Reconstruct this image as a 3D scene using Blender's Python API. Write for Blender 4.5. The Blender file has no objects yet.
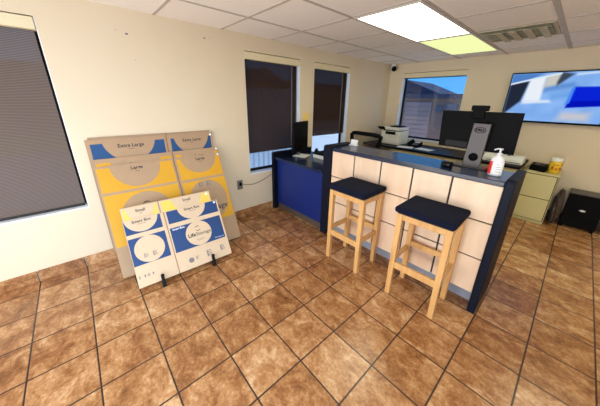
import bpy, bmesh, math, random
from mathutils import Vector, Matrix
random.seed(7)
C = bpy.context.scene
COL = C.collection
PI = math.pi

# ------------------------------------------------------------------ camera
CAM = (1.84679, 0.54346, 1.64380)
RT = (0.66984969, 0.74220478, 0.02081969)
UP = (-0.2584475, 0.20678229, 0.94363445)
FW = (-0.69606486, 0.63747404, -0.33033402)
cd = bpy.data.cameras.new('camera')
cam = bpy.data.objects.new('camera', cd)
COL.objects.link(cam)
cam.matrix_world = Matrix(((RT[0], UP[0], -FW[0], CAM[0]), (RT[1], UP[1], -FW[1], CAM[1]),
                           (RT[2], UP[2], -FW[2], CAM[2]), (0, 0, 0, 1)))
cd.sensor_width = 36
cd.sensor_fit = 'HORIZONTAL'
cd.lens = 244.705 / 600 * 36
cd.shift_x = -3.108 / 600
cd.shift_y = -17.234 / 600
cd.clip_start = 0.05
C.camera = cam

# ------------------------------------------------------------------ world, sun, daylight, exposure
vs = C.view_settings
vs.view_transform = 'Standard'
vs.look = 'None'
vs.gamma = 1
vs.use_curve_mapping = False
vs.exposure = 0.1
w = bpy.data.worlds.new('sky')
C.world = w
w.use_nodes = True
nt = w.node_tree
nt.nodes.clear()
wo = nt.nodes.new('ShaderNodeOutputWorld')
bg = nt.nodes.new('ShaderNodeBackground')
tc = nt.nodes.new('ShaderNodeTexCoord')
sx = nt.nodes.new('ShaderNodeSeparateXYZ')
rp = nt.nodes.new('ShaderNodeValToRGB')
rp.color_ramp.elements[0].position = 0.0
rp.color_ramp.elements[0].color = (0.12, 0.50, 1.0, 1)
rp.color_ramp.elements[1].position = 0.5
rp.color_ramp.elements[1].color = (0.05, 0.26, 0.75, 1)
nt.links.new(tc.outputs['Generated'], sx.inputs[0])
nt.links.new(sx.outputs['Z'], rp.inputs[0])
nt.links.new(rp.outputs[0], bg.inputs[0])
bg.inputs[1].default_value = 1.3
nt.links.new(bg.outputs[0], wo.inputs[0])

sd = bpy.data.lights.new('sun', 'SUN')
sd.energy = 4.0
sd.angle = 0.02
sd.color = (1, 0.95, 0.86)
sun = bpy.data.objects.new('sun', sd)
COL.objects.link(sun)
sun.rotation_euler = Vector((-0.42, 0.10, -0.90)).to_track_quat('-Z', 'Y').to_euler()


def area(name, loc, direction, sx_, sy_, energy, color, spread=180):
    d = bpy.data.lights.new(name, 'AREA')
    d.shape = 'RECTANGLE'
    d.size = sx_
    d.size_y = sy_
    d.energy = energy
    d.color = color
    d.spread = math.radians(spread)
    o = bpy.data.objects.new(name, d)
    COL.objects.link(o)
    o.location = loc
    o.rotation_euler = Vector(direction).to_track_quat('-Z', 'Z').to_euler()
    return o


# shop front daylight from behind the camera, then two added fill lamps
area('shopfront_sky_light', (1.1, -1.70, 1.35), (-0.1, 1, -0.40), 4.0, 1.7, 46, (0.84, 0.92, 1.0), 150)
area('blue_wash_fill_light', (3.42, 0.0, 1.25), (-1, 0.0, -0.36), 2.6, 1.8, 40, (0.60, 0.79, 1.0), 75)  # added lamp washes the lower left wall with cool light
area('ground_bounce_fill', (1.1, -1.70, 0.55), (0.0, 1, 0.55), 4.0, 0.9, 86, (1.0, 0.93, 0.83), 150)  # upward lamp added to brighten the ceiling, standing in for ground bounce


# ------------------------------------------------------------------ helpers
def srgb(r, g, b):
    f = lambda c: c / 12.92 if c <= 0.04045 else ((c + 0.055) / 1.055) ** 2.4
    return (f(r / 255), f(g / 255), f(b / 255), 1)


def mat(name, col, rough=0.6, metal=0.0, noise=0.0, nscale=20, bump=0.0, bscale=120, spec=0.5, coat=0.0, dirt=None):
    m = bpy.data.materials.new(name)
    m.use_nodes = True
    n = m.node_tree
    b = n.nodes['Principled BSDF']
    b.inputs['Base Color'].default_value = col
    b.inputs['Roughness'].default_value = rough
    b.inputs['Metallic'].default_value = metal
    b.inputs['Specular IOR Level'].default_value = spec
    if coat:
        b.inputs['Coat Weight'].default_value = coat
        b.inputs['Coat Roughness'].default_value = 0.1
    t = n.nodes.new('ShaderNodeTexCoord')
    if noise:
        nz = n.nodes.new('ShaderNodeTexNoise')
        nz.inputs['Scale'].default_value = nscale
        nz.inputs['Detail'].default_value = 5
        n.links.new(t.outputs['Object'], nz.inputs['Vector'])
        mx = n.nodes.new('ShaderNodeMix')
        mx.data_type = 'RGBA'
        d = dirt or tuple(c * (1 - noise) for c in col[:3]) + (1,)
        mx.inputs[6].default_value = d
        mx.inputs[7].default_value = tuple(min(1, c * (1 + noise * 0.6)) for c in col[:3]) + (1,)
        n.links.new(nz.outputs['Fac'], mx.inputs[0])
        n.links.new(mx.outputs[2], b.inputs['Base Color'])
    if bump:
        nb = n.nodes.new('ShaderNodeTexNoise')
        nb.inputs['Scale'].default_value = bscale
        nb.inputs['Detail'].default_value = 4
        n.links.new(t.outputs['Object'], nb.inputs['Vector'])
        bp = n.nodes.new('ShaderNodeBump')
        bp.inputs['Strength'].default_value = bump
        bp.inputs['Distance'].default_value = 0.004
        n.links.new(nb.outputs['Fac'], bp.inputs['Height'])
        n.links.new(bp.outputs[0], b.inputs['Normal'])
    return m


def emit(name, col, strength):
    m = bpy.data.materials.new(name)
    m.use_nodes = True
    n = m.node_tree
    n.nodes.clear()
    o = n.nodes.new('ShaderNodeOutputMaterial')
    e = n.nodes.new('ShaderNodeEmission')
    e.inputs[0].default_value = col
    e.inputs[1].default_value = strength
    n.links.new(e.outputs[0], o.inputs[0])
    return m


def wood(name, c1, c2, scale=(2, 2, 30), rough=0.45):
    m = mat(name, c1, rough)
    n = m.node_tree
    b = n.nodes['Principled BSDF']
    t = n.nodes.new('ShaderNodeTexCoord')
    mp = n.nodes.new('ShaderNodeMapping')
    mp.inputs['Scale'].default_value = scale
    nz = n.nodes.new('ShaderNodeTexNoise')
    nz.inputs['Scale'].default_value = 1.0
    nz.inputs['Detail'].default_value = 6
    nz.inputs['Distortion'].default_value = 0.6
    cr = n.nodes.new('ShaderNodeValToRGB')
    cr.color_ramp.elements[0].position = 0.3
    cr.color_ramp.elements[0].color = c2
    cr.color_ramp.elements[1].position = 0.68
    cr.color_ramp.elements[1].color = c1
    n.links.new(t.outputs['Object'], mp.inputs[0])
    n.links.new(mp.outputs[0], nz.inputs[0])
    n.links.new(nz.outputs['Fac'], cr.inputs[0])
    n.links.new(cr.outputs[0], b.inputs['Base Color'])
    return m


class MB:
    """collects shapes and links them as ONE mesh object"""

    def __init__(s):
        s.bm = bmesh.new()

    def _merge(s, tmp, mi=0, M=None, smooth=False):
        if M is not None:
            bmesh.ops.transform(tmp, matrix=M, verts=tmp.verts)
        for f in tmp.faces:
            f.material_index = mi
            f.smooth = smooth
        me = bpy.data.meshes.new('t')
        tmp.to_mesh(me)
        tmp.free()
        s.bm.from_mesh(me)
        bpy.data.meshes.remove(me)
        return s

    def box(s, x0, x1, y0, y1, z0, z1, bev=0.0, seg=2, mi=0, M=None):
        t = bmesh.new()
        bmesh.ops.create_cube(t, size=1)
        S = Matrix.Translation(((x0 + x1) / 2, (y0 + y1) / 2, (z0 + z1) / 2)) @ Matrix.Diagonal((abs(x1 - x0), abs(y1 - y0), abs(z1 - z0), 1))
        bmesh.ops.transform(t, matrix=S, verts=t.verts)
        if bev:
            bmesh.ops.bevel(t, geom=t.edges[:], offset=bev, segments=seg, profile=0.5, affect='EDGES')
        return s._merge(t, mi, M)

    def cyl(s, a, b, r, r2=None, n=16, mi=0, smooth=True):
        a = Vector(a)
        b = Vector(b)
        t = bmesh.new()
        d = b - a
        bmesh.ops.create_cone(t, cap_ends=True, segments=n, radius1=r, radius2=r if r2 is None else r2, depth=d.length)
        q = Vector((0, 0, 1)).rotation_difference(d.normalized()).to_matrix().to_4x4()
        return s._merge(t, mi, Matrix.Translation((a + b) / 2) @ q, smooth)

    def lathe(s, prof, c, n=24, mi=0, sx=1.0, sy=1.0):
        t = bmesh.new()
        rings = []
        for r, z in prof:
            rings.append([t.verts.new((c[0] + sx * r * math.cos(2 * PI * k / n), c[1] + sy * r * math.sin(2 * PI * k / n), c[2] + z)) for k in range(n)])
        for a, b in zip(rings, rings[1:]):
            for k in range(n):
                t.faces.new((a[k], a[(k + 1) % n], b[(k + 1) % n], b[k]))
        t.faces.new(rings[0][::-1])
        t.faces.new(rings[-1])
        return s._merge(t, mi, None, True)

    def prism(s, poly, axis, a, b, mi=0, bev=0.0, M=None):
        """poly: 2-D outline; axis 'x': (y,z), 'y': (x,z), 'z': (x,y)"""
        t = bmesh.new()
        f = {'x': lambda p, h: (h, p[0], p[1]), 'y': lambda p, h: (p[0], h, p[1]), 'z': lambda p, h: (p[0], p[1], h)}[axis]
        A = [t.verts.new(f(p, a)) for p in poly]
        B = [t.verts.new(f(p, b)) for p in poly]
        n = len(poly)
        for k in range(n):
            t.faces.new((A[k], A[(k + 1) % n], B[(k + 1) % n], B[k]))
        fa = t.faces.new(A[::-1])
        fb = t.faces.new(B)
        bmesh.ops.recalc_face_normals(t, faces=t.faces[:])
        if bev:
            bmesh.ops.bevel(t, geom=list(set(list(fa.edges) + list(fb.edges))), offset=bev, segments=2, profile=0.5, affect='EDGES')
        return s._merge(t, mi, M)

    def tube(s, pts, r, n=8, mi=0):
        t = bmesh.new()
        P = [Vector(p) for p in pts]
        rings = []
        for i, p in enumerate(P):
            d = (P[min(i + 1, len(P) - 1)] - P[max(i - 1, 0)]).normalized()
            up = Vector((0, 0, 1)) if abs(d.z) < 0.95 else Vector((1, 0, 0))
            e = d.cross(up).normalized()
            g = e.cross(d)
            rings.append([t.verts.new(p + r * (math.cos(2 * PI * k / n) * e + math.sin(2 * PI * k / n) * g)) for k in range(n)])
        for a, b in zip(rings, rings[1:]):
            for k in range(n):
                t.faces.new((a[k], b[k], b[(k + 1) % n], a[(k + 1) % n]))
        t.faces.new(rings[0])
        t.faces.new(rings[-1][::-1])
        bmesh.ops.recalc_face_normals(t, faces=t.faces[:])
        return s._merge(t, mi, None, True)

    def face(s, pts, mi=0):
        t = bmesh.new()
        t.faces.new([t.verts.new(p) for p in pts])
        return s._merge(t, mi)

    def text(s, body, M, size, mi=0, depth=0.0003, align='CENTER', bold=0.0):
        cu = bpy.data.curves.new('t', 'FONT')
        cu.body = body
        cu.size = size
        cu.align_x = align
        cu.align_y = 'CENTER'
        cu.extrude = depth
        cu.offset = bold
        cu.resolution_u = 3
        o = bpy.data.objects.new('t', cu)
        COL.objects.link(o)
        me = bpy.data.meshes.new_from_object(o)
        bpy.data.objects.remove(o)
        t = bmesh.new()
        t.from_mesh(me)
        bpy.data.meshes.remove(me)
        return s._merge(t, mi, M)

    def build(s, name, mats, parent=None):
        me = bpy.data.meshes.new(name)
        s.bm.to_mesh(me)
        s.bm.free()
        for m in (mats if isinstance(mats, (list, tuple)) else [mats]):
            me.materials.append(m)
        o = bpy.data.objects.new(name, me)
        COL.objects.link(o)
        if parent is not None:
            o.parent = parent
            # shapes are given in world space when the root has a plain location
            if parent.get('_world'):
                me.transform(Matrix.Translation(-Vector(parent['_world'])))
            if o.parent.get('_world_child') is not None:
                pass
        return o


def tag(o, label, cat, group=None, kind=None):
    o['label'] = label
    o['category'] = cat
    if group:
        o['group'] = group
    if kind:
        o['kind'] = kind
    return o


def thing(name, loc, label, cat, group=None):
    o = bpy.data.objects.new(name, None)
    o.empty_display_size = 0.1
    o.location = loc
    COL.objects.link(o)
    o['_world'] = list(loc)
    return tag(o, label, cat, group)


def sub(mb, name, mats, part, root):
    """a sub-part given in the root's world space, parented under a part"""
    o = mb.build(name, mats)
    if root is not None and root.get('_world'):
        o.data.transform(Matrix.Translation(-Vector(root['_world'])))
    o.parent = part
    return o


def solo(mb, name, mats, base, label, cat, group=None):
    """a thing that is one mesh, origin at its base"""
    o = mb.build(name, mats)
    o.data.transform(Matrix.Translation(-Vector(base)))
    o.location = base
    return tag(o, label, cat, group)


def struct(mb, name, mats, parent=None):
    o = mb.build(name, mats)
    o['kind'] = 'structure'
    if parent is not None:
        o.parent = parent
    return o


def copy_tree(o, parent=None):
    c = o.copy()
    COL.objects.link(c)
    if parent is not None:
        c.parent = parent
    for ch in list(o.children):
        copy_tree(ch, c)
    return c


def smooth_all(o):
    for p in o.data.polygons:
        p.use_smooth = True
    return o


def rect_circle(u0, u1, v0, v1, cx, cy, rx, ry, n=40):
    """ellipse clipped to a rectangle"""
    P = [(cx + rx * math.cos(2 * PI * k / n), cy + ry * math.sin(2 * PI * k / n)) for k in range(n)]

    def clip(P, f, g):
        R = []
        for i in range(len(P)):
            a, b = P[i - 1], P[i]
            fa, fb = f(a), f(b)
            if fa * fb < 0:
                t = fa / (fa - fb)
                R.append((a[0] + t * (b[0] - a[0]), a[1] + t * (b[1] - a[1])))
            if fb >= 0:
                R.append(b)
        return R
    for f in (lambda p: p[0] - u0, lambda p: u1 - p[0], lambda p: p[1] - v0, lambda p: v1 - p[1]):
        P = clip(P, f, None)
        if len(P) < 3:
            return []
    return P


# ------------------------------------------------------------------ materials
XL, YB, XR, YF, H = -1.155, 5.75, 3.5, -1.8, 2.385
T = 0.333


def wall_mat():
    m = mat('cream wall paint', srgb(217, 202, 171), 0.55, bump=0.12, bscale=60)
    n = m.node_tree
    b = n.nodes['Principled BSDF']
    t = n.nodes.new('ShaderNodeTexCoord')
    nz = n.nodes.new('ShaderNodeTexNoise')
    nz.inputs['Scale'].default_value = 1.3
    nz.inputs['Detail'].default_value = 4
    n.links.new(t.outputs['Object'], nz.inputs['Vector'])
    mx = n.nodes.new('ShaderNodeMix')
    mx.data_type = 'RGBA'
    mx.inputs[6].default_value = srgb(215, 197, 167)
    mx.inputs[7].default_value = srgb(225, 208, 179)
    n.links.new(nz.outputs['Fac'], mx.inputs[0])
    n.links.new(mx.outputs[2], b.inputs['Base Color'])
    return m


def floor_mat(name='slate look floor tile'):
    m = mat(name, srgb(150, 105, 65), 0.4)
    n = m.node_tree
    L = n.links
    b = n.nodes['Principled BSDF']
    tc = n.nodes.new('ShaderNodeTexCoord')

    def math_(op, a, bb=None):
        q = n.nodes.new('ShaderNodeMath')
        q.operation = op
        for i, v in enumerate((a, bb)):
            if v is None:
                continue
            if isinstance(v, (int, float)):
                q.inputs[i].default_value = v
            else:
                L.new(v, q.inputs[i])
        return q.outputs[0]
    sp = n.nodes.new('ShaderNodeSeparateXYZ')
    L.new(tc.outputs['Object'], sp.inputs[0])
    ds, ids = [], []
    for ax in 'XY':
        q = math_('DIVIDE', sp.outputs[ax], T)
        fr = math_('FRACT', q)
        ids.append(math_('FLOOR', q))
        ds.append(math_('MINIMUM', fr, math_('SUBTRACT', 1.0, fr)))
    d = math_('MINIMUM', ds[0], ds[1])
    wob = n.nodes.new('ShaderNodeTexNoise')
    wob.inputs['Scale'].default_value = 30
    L.new(tc.outputs['Object'], wob.inputs['Vector'])
    d2 = math_('ADD', d, math_('MULTIPLY', math_('SUBTRACT', wob.outputs['Fac'], 0.5), 0.008))
    g = n.nodes.new('ShaderNodeMapRange')
    g.inputs['From Min'].default_value = 0.010
    g.inputs['From Max'].default_value = 0.018
    L.new(d2, g.inputs['Value'])
    cb = n.nodes.new('ShaderNodeCombineXYZ')
    L.new(ids[0], cb.inputs[0])
    L.new(ids[1], cb.inputs[1])
    wn = n.nodes.new('ShaderNodeTexWhiteNoise')
    L.new(cb.outputs[0], wn.inputs['Vector'])
    vm = n.nodes.new('ShaderNodeVectorMath')
    vm.operation = 'MULTIPLY_ADD'
    L.new(wn.outputs['Color'], vm.inputs[0])
    vm.inputs[1].default_value = (9, 9, 9)
    L.new(tc.outputs['Object'], vm.inputs[2])
    n1 = n.nodes.new('ShaderNodeTexNoise')
    n1.inputs['Scale'].default_value = 8
    n1.inputs['Detail'].default_value = 9
    n1.inputs['Roughness'].default_value = 0.68
    n1.inputs['Distortion'].default_value = 0.5
    mpv = n.nodes.new('ShaderNodeMapping')
    mpv.inputs['Rotation'].default_value = (0, 0, 0.6)
    mpv.inputs['Scale'].default_value = (0.9, 1.25, 1)
    L.new(vm.outputs[0], mpv.inputs[0])
    L.new(mpv.outputs[0], n1.inputs['Vector'])
    n2 = n.nodes.new('ShaderNodeTexNoise')
    n2.inputs['Scale'].default_value = 48
    n2.inputs['Detail'].default_value = 6
    n2.inputs['Roughness'].default_value = 0.7
    L.new(vm.outputs[0], n2.inputs['Vector'])
    mixf = math_('ADD', math_('MULTIPLY', n1.outputs['Fac'], 0.68), math_('MULTIPLY', n2.outputs['Fac'], 0.32))
    mixf = math_('ADD', mixf, math_('MULTIPLY', math_('SUBTRACT', wn.outputs['Value'], 0.5), 0.09))
    cr = n.nodes.new('ShaderNodeValToRGB')
    e = cr.color_ramp.elements
    e[0].position = 0.30
    e[0].color = srgb(92, 54, 28)
    e[1].position = 0.69
    e[1].color = srgb(224, 192, 150)
    k = cr.color_ramp.elements.new(0.46)
    k.color = srgb(154, 104, 62)
    k = cr.color_ramp.elements.new(0.56)
    k.color = srgb(188, 140, 94)
    L.new(mixf, cr.inputs[0])
    mx = n.nodes.new('ShaderNodeMix')
    mx.data_type = 'RGBA'
    mx.inputs[6].default_value = srgb(58, 45, 38)
    L.new(g.outputs[0], mx.inputs[0])
    L.new(cr.outputs[0], mx.inputs[7])
    L.new(mx.outputs[2], b.inputs['Base Color'])
    ro = n.nodes.new('ShaderNodeMapRange')
    ro.inputs['To Min'].default_value = 0.16
    ro.inputs['To Max'].default_value = 0.30
    L.new(n2.outputs['Fac'], ro.inputs['Value'])
    L.new(ro.outputs[0], b.inputs['Roughness'])
    bp = n.nodes.new('ShaderNodeBump')
    bp.inputs['Strength'].default_value = 0.42
    bp.inputs['Distance'].default_value = 0.004
    hh = math_('ADD', math_('MULTIPLY', g.outputs[0], 0.8), math_('MULTIPLY', mixf, 1.2))
    L.new(hh, bp.inputs['Height'])
    L.new(bp.outputs[0], b.inputs['Normal'])
    return m


def ceiling_mat():
    m = mat('acoustic ceiling tile', srgb(205, 197, 188), 0.9)
    n = m.node_tree
    L = n.links
    b = n.nodes['Principled BSDF']
    tc = n.nodes.new('ShaderNodeTexCoord')
    nz = n.nodes.new('ShaderNodeTexNoise')
    nz.inputs['Scale'].default_value = 210
    nz.inputs['Detail'].default_value = 2
    L.new(tc.outputs['Object'], nz.inputs['Vector'])
    cr = n.nodes.new('ShaderNodeValToRGB')
    cr.color_ramp.elements[0].position = 0.33
    cr.color_ramp.elements[0].color = srgb(222, 214, 207)
    cr.color_ramp.elements[1].position = 0.5
    cr.color_ramp.elements[1].color = srgb(244, 237, 230)
    L.new(nz.outputs['Fac'], cr.inputs[0])
    L.new(cr.outputs[0], b.inputs['Base Color'])
    return m


def sheer(name, c1, c2, openness, pitch=None):
    """solar screen fabric: woven threads with an open share the outside shows through"""
    m = bpy.data.materials.new(name)
    m.use_nodes = True
    n = m.node_tree
    L = n.links
    n.nodes.clear()
    o = n.nodes.new('ShaderNodeOutputMaterial')
    tr = n.nodes.new('ShaderNodeBsdfTransparent')
    df = n.nodes.new('ShaderNodeBsdfDiffuse')
    ms = n.nodes.new('ShaderNodeMixShader')
    df.inputs[0].default_value = c1
    ms.inputs[0].default_value = 1 - openness
    if pitch:
        tc = n.nodes.new('ShaderNodeTexCoord')
        wv = n.nodes.new('ShaderNodeTexWave')
        wv.wave_type = 'BANDS'
        wv.bands_direction = 'Z'
        wv.inputs['Scale'].default_value = 1 / pitch / 3.18 * 1.0
        wv.inputs['Distortion'].default_value = 0.25
        wv.inputs['Detail'].default_value = 1
        L.new(tc.outputs['Object'], wv.inputs['Vector'])
        mx = n.nodes.new('ShaderNodeMix')
        mx.data_type = 'RGBA'
        mx.inputs[6].default_value = c1
        mx.inputs[7].default_value = c2
        L.new(wv.outputs['Fac'], mx.inputs[0])
        L.new(mx.outputs[2], df.inputs[0])
        mr = n.nodes.new('ShaderNodeMapRange')
        mr.inputs['To Min'].default_value = 1 - openness * 1.5
        mr.inputs['To Max'].default_value = 1 - openness * 0.5
        L.new(wv.outputs['Fac'], mr.inputs['Value'])
        L.new(mr.outputs[0], ms.inputs[0])
    L.new(tr.outputs[0], ms.inputs[1])
    L.new(df.outputs[0], ms.inputs[2])
    L.new(ms.outputs[0], o.inputs[0])
    return m


def glass(name, tint, gloss=0.06):
    m = bpy.data.materials.new(name)
    m.use_nodes = True
    n = m.node_tree
    n.nodes.clear()
    o = n.nodes.new('ShaderNodeOutputMaterial')
    tr = n.nodes.new('ShaderNodeBsdfTransparent')
    tr.inputs[0].default_value = tint
    gl = n.nodes.new('ShaderNodeBsdfGlossy')
    gl.inputs['Roughness'].default_value = 0.02
    ms = n.nodes.new('ShaderNodeMixShader')
    ms.inputs[0].default_value = gloss
    n.links.new(tr.outputs[0], ms.inputs[1])
    n.links.new(gl.outputs[0], ms.inputs[2])
    n.links.new(ms.outputs[0], o.inputs[0])
    return m


M = {
    'wall': wall_mat(),
    'floor': floor_mat(),
    'ceil': ceiling_mat(),
    'tbar': mat('white ceiling bar', srgb(206, 198, 188), 0.5),
    'tbar_dark': mat('grey ceiling bar', srgb(180, 170, 160), 0.5),
    'white': mat('white paint', srgb(232, 232, 228), 0.5),
    'alu': mat('window aluminium', srgb(24, 22, 22), 0.6, 0.0, spec=0.1),
    'fascia': mat('tan shade cassette', srgb(222, 208, 170), 0.45),
    'gap': mat('shadow gap black', srgb(40, 34, 30), 0.8),
    'navy': mat('navy laminate', srgb(20, 25, 40), 0.5, noise=0.25, nscale=160, spec=0.1),
    'navytop': mat('navy speckled laminate top', srgb(28, 42, 70), 0.2, noise=0.35, nscale=220),
    'black_lam': mat('black laminate', srgb(16, 18, 26), 0.45, noise=0.2, nscale=150, spec=0.1),
    'blue': mat('royal blue laminate', srgb(3, 35, 110), 0.45, noise=0.08, nscale=6),
    'birch': wood('birch veneer', srgb(238, 212, 184), srgb(229, 199, 168), (9, 9, 2.2), 0.4),
    'stool': wood('beech wood', srgb(220, 174, 112), srgb(202, 152, 92), (26, 26, 3), 0.38),
    'seat': mat('navy seat fabric', srgb(15, 21, 42), 0.9, noise=0.35, nscale=260, bump=0.3, bscale=500, spec=0.15),
    'groove': mat('dark groove', srgb(30, 28, 32), 0.6),
    'kick': mat('grey cove base', srgb(150, 156, 168), 0.45),
    'kick_dark': mat('brown cove base and painted shade', srgb(84, 72, 62), 0.5),
    'steel': mat('brushed grey steel', srgb(88, 83, 84), 0.45, 0.2, noise=0.1, nscale=40, spec=0.3),
    'black': mat('black plastic', srgb(13, 13, 15), 0.55, spec=0.06),
    'blackgloss': mat('black gloss screen', srgb(8, 8, 11), 0.25, spec=0.08),
    'blackmetal': mat('black coated metal', srgb(18, 18, 20), 0.5, spec=0.2),
    'cream': mat('cream enamelled steel', srgb(206, 196, 142), 0.45, noise=0.05, nscale=3),
    'offwhite': mat('off white plastic', srgb(232, 232, 222), 0.45),
    'paper': mat('white paper', srgb(236, 238, 240), 0.7),
    'cardL': mat('pale cardboard', srgb(208, 182, 150), 0.75, noise=0.08, nscale=14),
    'cardD': mat('brown cardboard', srgb(172, 142, 110), 0.8, noise=0.10, nscale=12),
    'cardedge': mat('cardboard edge', srgb(150, 116, 78), 0.9, noise=0.25, nscale=90),
    'pblue': mat('blue print', srgb(12, 56, 108), 0.6, noise=0.05, nscale=9),
    'pblue2': mat('blue print on brown card', srgb(20, 70, 120), 0.65, noise=0.06, nscale=9),
    'pyellow': mat('yellow print', srgb(210, 154, 26), 0.65, noise=0.06, nscale=9),
    'pyellow2': mat('pale yellow print', srgb(236, 192, 84), 0.65),
    'ink': mat('dark ink', srgb(38, 36, 48), 0.7),
    'inkgrey': mat('grey ink', srgb(120, 112, 116), 0.7),
    'inkwhite': mat('white ink', srgb(225, 230, 238), 0.7),
    'red': mat('red label', srgb(214, 50, 44), 0.5),
    'yellow': mat('yellow tub', srgb(240, 200, 40), 0.45),
    'orange': mat('orange print', srgb(196, 112, 30), 0.5),
    'note': mat('yellow sticky note', srgb(238, 205, 120), 0.7),
    
    'chairblue': mat('blue chair seat', srgb(24, 44, 104), 0.8),
    'bag': mat('crumpled grey plastic', srgb(88, 76, 68), 0.5),
    'cable': mat('grey cable', srgb(120, 110, 100), 0.6),
    'cablered': mat('red cable', srgb(190, 60, 40), 0.5),
    'bottle': mat('translucent white bottle', srgb(226, 226, 232), 0.3),
    'pavement': mat('concrete pavement', srgb(150, 148, 150), 0.9, noise=0.12, nscale=3),
    'bright_pave': mat('pale concrete apron', srgb(214, 214, 214), 0.9, noise=0.05, nscale=3),
    'grass': mat('dry grass', srgb(132, 146, 62), 0.95, noise=0.3, nscale=5),
    'fence': mat('corrugated pale blue steel', srgb(186, 202, 222), 0.5),
    'bld_dark': mat('dark brown stucco', srgb(100, 76, 64), 0.9),
    'bld_grey': mat('grey stucco', srgb(146, 114, 98), 0.9),
    'bld_door': mat('roller door', srgb(170, 140, 128), 0.7),
    'roof': mat('slate roof', srgb(64, 66, 84), 0.8),
    'vent': mat('dusty vent metal', srgb(196, 186, 156), 0.6, noise=0.6, nscale=16),
    'ventdark': mat('dark duct', srgb(28, 24, 18), 0.9),
    'scuff': mat('wall patch', srgb(84, 94, 104), 0.8),
    'bld_glass': mat('dull building window', srgb(104, 104, 112), 0.9),
}
SHADE = {
    1: sheer('solar shade weave wide window', srgb(138, 122, 112), srgb(80, 70, 65), 0.22, 0.0115),
    2: sheer('solar shade weave', srgb(60, 46, 41), srgb(40, 34, 32), 0.16),
}
M['mesh_grey'] = sheer('grey chair mesh', srgb(60, 56, 54), srgb(60, 56, 54), 0.5)
GLASS = glass('window glass', (0.82, 0.88, 0.92, 1))
GLASS_TINT = glass('tinted window glass', (0.82, 0.86, 0.90, 1), 0.04)

# ------------------------------------------------------------------ setting: floor, walls, ceiling
WT = 0.16
struct(MB().box(XL - WT, XR + WT, YF - WT, YB + WT, -0.12, 0.0), 'floor', M['floor'])


def wall_with_openings(name, along, lo, hi, inner, outer, openings):
    """along 'y' -> wall plane in x (inner/outer are x); openings: (a0,a1,z0,z1)"""
    mb = MB()

    def blk(a0, a1, z0, z1):
        if a1 - a0 < 1e-6 or z1 - z0 < 1e-6:
            return
        if along == 'y':
            mb.box(min(inner, outer), max(inner, outer), a0, a1, z0, z1)
        else:
            mb.box(a0, a1, min(inner, outer), max(inner, outer), z0, z1)
    cur = lo
    for a0, a1, z0, z1 in sorted(openings):
        blk(cur, a0, 0, H + 0.1)
        blk(a0, a1, 0, z0)
        blk(a0, a1, z1, H + 0.1)
        cur = a1
    blk(cur, hi, 0, H + 0.1)
    return struct(mb, name, M['wall'])


Z0, Z1 = 0.625, 2.205
OP1 = (-1.40, 0.475, Z0, Z1)
OP2 = (2.255, 3.185, Z0, Z1)
OP3 = (3.475, 4.385, Z0, Z1)
OP4 = (-0.865, 0.315, 0.92, Z1)
wl = wall_with_openings('wall_left', 'y', YF, YB + WT, XL, XL - WT, [OP1, OP2, OP3])
wall_with_openings('wall_back', 'x', XL, XR, YB, YB + WT, [OP4])
wall_with_openings('wall_right', 'y', YF, YB + WT, XR, XR + WT, [(-1.4, 1.4, 0.2, 2.2)])  # opening made for the added side window
wall_with_openings('wall_front', 'x', XL, XR, YF, YF - WT, [(-0.9, 3.1, 0.08, 2.25)])
struct(MB().box(XL - WT, XR + WT, YF - WT, YB + WT, H, H + 0.1), 'ceiling', M['ceil'])
# shop front glazing behind the camera
fr = MB()
for x in (-0.9, 0.43, 1.76, 3.04):
    fr.box(x, x + 0.06, YF - 0.11, YF - 0.05, 0.08, 2.25)
fr.box(-0.9, 3.1, YF - 0.11, YF - 0.05, 0.08, 0.14)
fr.box(-0.9, 3.1, YF - 0.11, YF - 0.05, 2.19, 2.25)
wf = struct(fr, 'window_5', M['alu'])
struct(MB().box(-0.85, 3.05, YF - 0.085, YF - 0.075, 0.13, 2.2), 'window_pane', GLASS, wf)

fr = MB()  # unseen side window, added for the blue wash on the left wall
for y_ in (-1.4, -0.03, 1.34):
    fr.box(XR + 0.05, XR + 0.11, y_, y_ + 0.06, 0.2, 2.2)
fr.box(XR + 0.05, XR + 0.11, -1.4, 1.4, 0.2, 0.26)
fr.box(XR + 0.05, XR + 0.11, -1.4, 1.4, 2.14, 2.2)
wf = struct(fr, 'window_6', M['alu'])
struct(MB().box(XR + 0.075, XR + 0.085, -1.35, 1.35, 0.25, 2.15), 'window_pane', GLASS, wf)

# wall marks
for k, (y, z, sy, sz) in enumerate([(1.058, 2.183, .017, .008), (1.78, 2.26, .017, .008), (0.98, 2.2, .003, .004), (1.09, 1.97, .004, .003), (1.83, 2.27, .004, .003)]):
    mb = MB()
    mb.prism([(y + sy * math.cos(a) * random.uniform(.6, 1.2), z + sz * math.sin(a) * random.uniform(.6, 1.2)) for a in [2 * PI * i / 9 for i in range(9)]], 'x', XL - 0.001, XL + 0.0015)
    o = mb.build('wall_scuff', M['scuff'])
    o.parent = wl

# tile baseboards
bm_ = MB()
y = YF
ys = [YF] + [k * T for k in range(-5, 18) if YF < k * T < YB] + [YB]
for a, b in zip(ys, ys[1:]):
    bm_.box(XL - 0.002, XL + 0.011, a + 0.003, b - 0.003, 0, 0.112, 0.003, 1)
struct(bm_, 'baseboard_left', floor_mat('slate look skirting tile'))
bm_ = MB()
xs = [XL + 0.011] + [k * T for k in range(-3, 11) if XL < k * T < XR] + [XR]
for a, b in zip(xs, xs[1:]):
    bm_.box(a + 0.003, b - 0.003, YB - 0.011, YB + 0.002, 0, 0.112, 0.003, 1)
struct(bm_, 'baseboard_back', M['kick_dark'])

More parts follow.
